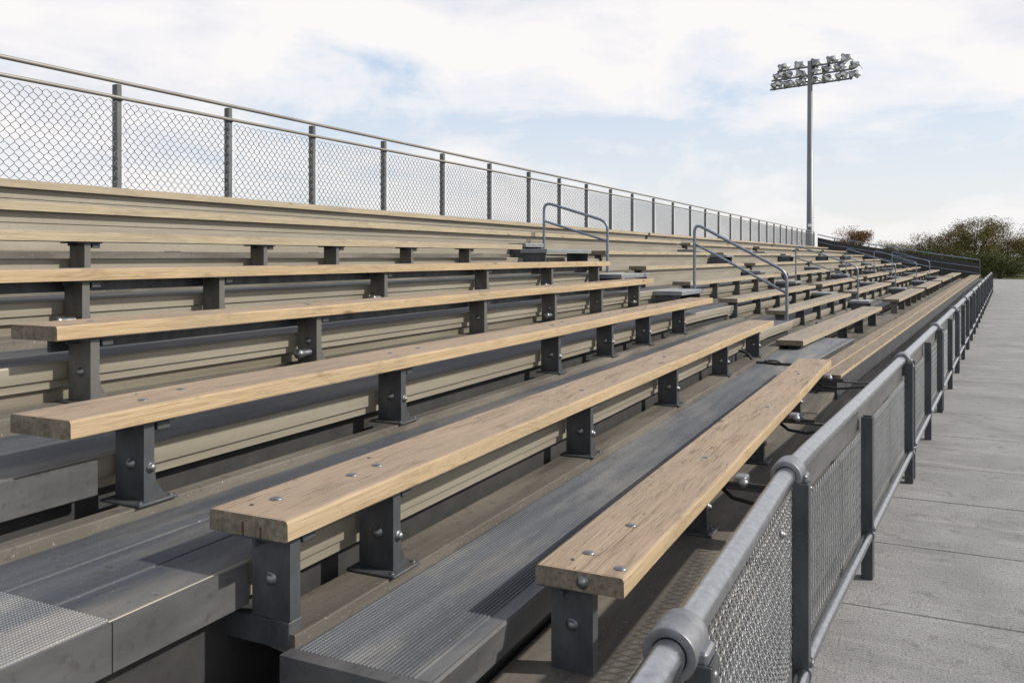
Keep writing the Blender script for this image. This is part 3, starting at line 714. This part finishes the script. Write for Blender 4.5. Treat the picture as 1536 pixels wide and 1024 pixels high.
for i, (j0, j1) in enumerate(zip(joints[:-1], joints[1:])):
    root = thing('guard_rail', W((j0 + j1) / 2, RA, 0), PN[min(i, len(PN) - 1)], 'guard rail', 'guard rail panels along the walkway')
    near = i < 3
    m = MB(); m.tube([W(s, RA, RZ) for s in frange(j0 + .02, j1 - .0, .4)], RR, 24 if near else 10); m.build('top_rail', 'pipe_zinc', root)
    m = MB(); m.tube([W(s, RA - .062, .25) for s in frange(j0 + .02, j1 - .0, .4)], .027, 16 if near else 8); m.build('lower_rail', 'pipe_zinc', root)
    mids = {0: [1.87], 1: [5.4]}.get(i, [(j0 + j1) / 2])
    ends = [j1 - .07] if i < 1 else ([j1 - .09] if i == 1 else [j0 + .09, j1 - .09])
    for s in mids + ends:
        m = MB(); top = .93 if s in mids and i == 1 else RZ - .02
        post_mesh(m, s, top); p = m.build('post', 'post_steel', root)
        c_ = MB(); c_.tube([W(s - .028, RA - .062, .25), W(s + .028, RA - .062, .25)], .034, 14); c_.box(W(s, RA - .085, .285), (.03, .03, .025), bev=.004); c_.build('clamp', 'collar_zinc', root)
    cs = [1.87, j1 - .04] if i == 0 else [j1 - .04]
    for s in cs:
        c_ = MB(); prof = [(.039, -.055), (.039, -.06), (.040, -.0605), (.052, -.0605), (.053, -.060), (.0535, -.058), (.0535, -.05), (.0535, .05), (.0535, .058), (.053, .060), (.052, .0605), (.040, .0605), (.039, .06), (.039, .055)]
        d = (W(s + .1, RA, 0) - W(s - .1, RA, 0)).normalized()
        c_.lathe([(r_ * 1.1 if r_ > .045 else r_, h_) for r_, h_ in prof], W(s, RA, RZ), d, 32); c_.box(W(s + .01, RA - .045, RZ - .035), (.075, .06, .08), bev=.006); c_.build('collar', 'collar_zinc', root)
        inst('bolt', BOLT_F, root, W(s, RA - .076, RZ - .05) - root.location)
    if i >= 1:
        m = MB(); m.sweep([(RA - .006, RZ - .155), (RA - .006, RZ - .035), (RA + .006, RZ - .035), (RA + .006, RZ - .155)], frange(j0 + .12, j1 - .12, .5)); m.build('top_bar', 'grey_cover', root)
    seg = sorted([j0 + .04, j1 - .04] + mids)
    for q0, q1 in zip(seg[:-1], seg[1:]):
        m = MB()
        if i == 0: chain_link(m, q0 + .04, q1 - .04, .27, RZ - .035, RA - .022, .021, .027, .0020, False, 0, .004)
        else: chain_link(m, q0 + .04, q1 - .04, .27, RZ - .155, RA - .022, .026 if i < 4 else .05, .030 if i < 4 else .05, (.0016 if i < 3 else .0022), True, 0, .002)
        m.build('wire_mesh', 'wire_bright', root, recalc=False)
    if i == 0:
        inst('bolt', BOLT_F, root, W(3.2, RA - .026, .86) - root.location)
# tie brackets between the closest bench and the rail
for i, s in enumerate((3.45, 4.95, 6.7)):
    z = row_z(1, 0) - TH - .02
    a1 = RA - bend(s, RA) + RR
    pos = ['nearest the bottom right', 'midway along the closest bench', 'at the far end of the closest bench'][i]
    root = thing('tie_bracket', W(s, .66, z), f'black tie bracket joining bench and guard rail, {pos}', 'bracket', 'black tie brackets joining bench and rail')
    m = MB(); m.box((s, (a1 + .80) / 2, z), (.035, .80 - a1, .010), bev=.002); m.box((s, .66, z + .012), (.012, .2, .02)); m.build('arm', 'black_strap', root)
    m = MB(); m.box((s + .04, .67, z + .02), (.07, .05, .045), bev=.006); m.lathe([(0, 0), (.014, .003), (.014, .03), (.02, .032), (.02, .04), (0, .043)], (s + .02, .665, z + .02), (-1, -.4, 0), 10); m.build('clamp', 'collar_zinc', root)
    m = MB(); m.tube([(s + .06, .78, z), (s + .03, .70, z - .05), (s - .02, .60, z - .05), (s - .05, a1 + .02, z - .01)], .009, 6); m.build('cable', 'black_strap', root)
m = MB(); zt = tread_z(2, 0) + .014
m.tube(arc_path([(8.0, .98, row_z(1, 0) - .12), (8.02, 1.08, zt + .004), (8.0, 1.2, zt), (8.08, 1.33, zt), (8.05, 1.44, zt), (8.1, 1.5, zt + .08), (8.1, 1.62, zt + .1)], .06, 4), .012, 6)
m.tube(arc_path([(8.0, 1.2, zt + .012), (8.14, 1.24, zt + .01), (8.16, 1.34, zt + .01), (8.08, 1.34, zt + .016)], .04, 4), .009, 6)
tag(m.build('strap', 'black_strap', None, Vector((8.0, 1.2, zt))), 'black strap lying across the ridged footboard near the aisle', 'strap')

# ------------------------------------------------------------------ floodlight pole
PD = 60.0; base = cam_pt(1215, PD); topz = CAMZ + (385 - 92) / F * PD
root = thing('floodlight_pole', base, 'tall grey steel pole topped by three racks of floodlights beyond the fence', 'light pole')
m = MB(); m.tube([base + Vector((0, 0, z)) for z in (0, 2.4, 2.42, topz)], [.30, .30, .24, .16], 16); m.build('pole', 'pole_steel', root)
m = MB(); m.box(base + Vector((-.2, 0, 4.0)), (.2, .2, .2), bev=.02); m.build('control_box', 'lamp_visor', root)
BD = (RT * 4.9 - FW * 4.7).normalized(); LN = BD.cross(Vector((0, 0, 1))).normalized()
if LN.dot(FW) > 0: pass
aim = (Vector((0.35, -.9, 0)).normalized() * .85 + Vector((0, 0, -.5))).normalized()
yaw_l = Vector((aim.x, aim.y, 0)).normalized()
for b_i, (zz_, hw, nl) in enumerate(((topz - 1.6, 2.95, 7), (topz - .98, 2.85, 7), (topz - .38, 2.4, 5))):
    m = MB(); m.tube([base + BD * x + Vector((0, 0, zz_)) for x in (-hw, 0, hw)], .065, 8)
    m.build('crossarm', 'pole_steel', root)
    for j in range(nl):
        x = -hw + .12 + (2 * hw - .24) * j / (nl - 1) + random.uniform(-.1, .1); c = base + BD * x + Vector((0, 0, zz_ + .31)) + yaw_l * .18
        ax = (aim + BD * random.uniform(-.6, .6) + Vector((0, 0, random.uniform(-.3, .3)))).normalized()
        l = MB(); l.lathe([(0, -.30), (.10, -.26), (.13, -.14), (.27, -.03), (.36, .09), (.39, .14), (.36, .145), (.28, .05), (0, -.02)], c, ax, 14)
        l.tube([c - Vector((0, 0, .31)) - yaw_l * .18, c - ax * .2], .035, 5)
        lo = l.build('floodlight', 'lamp_shell', root)
        v2 = MB(); u = ax.orthogonal().normalized(); up = Vector((0, 0, 1)); sd = ax.cross(up).normalized(); uu = sd.cross(ax)
        vs = []; n = 8
        for jj in range(n + 1):
            an = math.pi * (.02 + .96 * jj / n); d = sd * math.cos(an) + uu * math.sin(an)
            vs += [c + d * .40 + ax * .08, c + d * .41 + ax * .50, c + d * .385 + ax * .50, c + d * .385 + ax * .08]
        fs = []
        for jj in range(n):
            o = jj * 4
            for e in range(4): fs.append((o + e, o + (e + 1) % 4, o + 4 + (e + 1) % 4, o + 4 + e))
        fs += [(0, 1, 2, 3), (n * 4 + 3, n * 4 + 2, n * 4 + 1, n * 4)]
        v2.add(vs, fs, 0, True); v2.build('visor', 'lamp_visor', lo, base)
for x in (-1.6, 1.6):
    pass
m = MB()
for x in (-2.2, 2.2): m.tube([base + Vector((0, 0, topz - 2.6)), base + BD * x + Vector((0, 0, topz - 1.55))], .04, 6) if False else None
m.tube([base + BD * -2.3 + Vector((0, 0, topz - 1.55)), base + BD * -1.9 + Vector((0, 0, topz - .38))], .035, 6); m.tube([base + BD * 2.3 + Vector((0, 0, topz - 1.55)), base + BD * 1.9 + Vector((0, 0, topz - .38))], .035, 6)
m.tube([base + BD * -1.2 + Vector((0, 0, topz - 1.55)), base + BD * 0 + Vector((0, 0, topz - .98))], .03, 6); m.tube([base + BD * 1.2 + Vector((0, 0, topz - 1.55)), base + BD * 0 + Vector((0, 0, topz - .98))], .03, 6)
m.build('brace', 'pole_steel', root)

# ------------------------------------------------------------------ trees
def tree(px, dist, top_px, rad, mat, label, cat='tree', name='tree', squash=1.0, leaves=5200, leaf=.12, seed=1, low=.12, group=None, wisp=.25):
    rnd = random.Random(seed); p = cam_pt(px, dist); H = CAMZ + (385 - top_px) / F * dist
    root = thing(name, p, label, cat, group)
    tr = MB(); hub = H * .28
    tr.tube([p, p + Vector((.03, .02, hub * .6)), p + Vector((.08, -.05, hub)), p + Vector((.05, .05, H * .7))], [.17, .13, .10, .03], 8)
    tips = []
    nb = 13 if cat == 'tree' else 8
    for i in range(nb):
        an = i * 2.4 + rnd.random(); rr_ = rad * rnd.uniform(.45, .95); zt_ = H * rnd.uniform(.42, .97)
        k = math.sqrt(max(0.05, 1 - ((zt_ / H - .5) / .55) ** 2)); tip = p + Vector((math.cos(an) * rr_ * k, math.sin(an) * rr_ * k, zt_))
        st = p + Vector((.05, 0, hub * rnd.uniform(.6, 1.1))); mid = st.lerp(tip, .5) + Vector((0, 0, -.1 * rad))
        tr.tube([st, mid, tip], [.065, .04, .012], 5); tips.append(tip)
        for _ in range(2):
            t2 = mid.lerp(tip, rnd.random()) + Vector((rnd.gauss(0, .3), rnd.gauss(0, .3), rnd.gauss(.1, .25))) * rad * .5
            t2.z = min(max(t2.z, H * low), H); tr.tube([mid, t2], [.03, .008], 4); tips.append(t2)
    for _ in range(10 if cat == 'tree' else 14):
        an = rnd.random() * 6.28; rr_ = rad * math.sqrt(rnd.random()) * .85; tips.append(p + Vector((math.cos(an) * rr_, math.sin(an) * rr_, H * rnd.uniform(low, .75))))
    tr.build('trunk', 'bark', root)
    cr = MB(); per = leaves // len(tips); vs = []; fs = []
    for tp in tips:
        sg = rad * rnd.uniform(.10, .20)
        for _ in range(per):
            gc = lambda q_: max(-1.9, min(1.9, rnd.gauss(0, 1))) * q_
            c = tp + Vector((gc(sg), gc(sg), gc(sg * .75)))
            if rnd.random() < wisp: c += (c - tp) * .35
            if c.z < .1: c.z = abs(c.z) + .1
            n = Vector((rnd.gauss(0, 1), rnd.gauss(0, 1), rnd.gauss(.3, 1))).normalized(); u = n.orthogonal().normalized(); v_ = n.cross(u); an = rnd.random() * 6.28
            u, v_ = u * math.cos(an) + v_ * math.sin(an), v_ * math.cos(an) - u * math.sin(an); s_ = leaf * rnd.uniform(.6, 1.3)
            o = len(vs); vs += [c - u * s_ * .5, c + v_ * s_ * .28 + n * s_ * .05, c + u * s_ * .5, c - v_ * s_ * .28 + n * s_ * .05]; fs.append((o, o + 1, o + 2, o + 3))
    cr.add(vs, fs); cr.build('crown', mat, root, recalc=False)
    return root
G = 'trees and bushes beyond the stand'
tree(1280, 95, 345, 2.5, 'leaf_rust', 'rounded rust-red autumn tree right of the floodlight pole', seed=3, leaves=15000, group=G, wisp=.06, low=.3)
tree(1255, 120, 362, 2.4, 'leaf_rust', 'small reddish bush half hidden behind the fence next to the pole', cat='bush', name='bush', seed=4, leaves=5000, group=G)
tree(1318, 110, 370, 2.6, 'leaf_green', 'low green bush right of the rust-red tree', cat='bush', name='bush', seed=5, leaves=9000, group=G, low=.05)
tree(1346, 112, 364, 2.3, 'leaf_olive', 'yellow-green bush with a pointed top between the two tallest trees', cat='bush', name='bush', seed=6, leaves=9000, group=G, low=.05)
tree(1372, 100, 372, 2.6, 'leaf_green', 'dark low bush at the foot of the wispy brown tree', cat='bush', name='bush', seed=7, leaves=11000, group=G, low=.03)
tree(1388, 88, 354, 2.2, 'leaf_brown', 'wispy brown tree left of the tall olive tree', seed=8, leaves=11000, group=G, wisp=.1, low=.08)
tree(1424, 84, 338, 2.3, 'leaf_brown', 'tall feathery brown-green tree beyond the end of the guard rail', seed=9, leaves=15000, group=G, wisp=.08, low=.05)
tree(1462, 80, 326, 2.7, 'leaf_olive', 'tallest olive-brown tree beyond the end of the walkway', seed=10, leaves=19000, group=G, wisp=.08, low=.04)
tree(1512, 84, 336, 3.0, 'leaf_brown', 'broad brown tree at the right edge behind the walkway', seed=12, leaves=17000, group=G, wisp=.08, low=.04)
tree(1408, 78, 376, 2.4, 'leaf_green', 'dark green shrub under the feathery brown tree', cat='bush', name='bush', seed=13, leaves=13000, group=G, low=.02)
tree(1452, 76, 380, 2.4, 'leaf_green', 'dark green shrub under the tallest olive-brown tree', cat='bush', name='bush', seed=16, leaves=13000, group=G, low=.02)
tree(1500, 74, 384, 2.5, 'leaf_green', 'dark green shrub under the broad brown tree', cat='bush', name='bush', seed=14, leaves=13000, group=G, low=.02)
tree(1556, 80, 348, 3.2, 'leaf_olive', 'olive tree just past the right edge of the picture', seed=15, leaves=15000, group=G, low=.05)
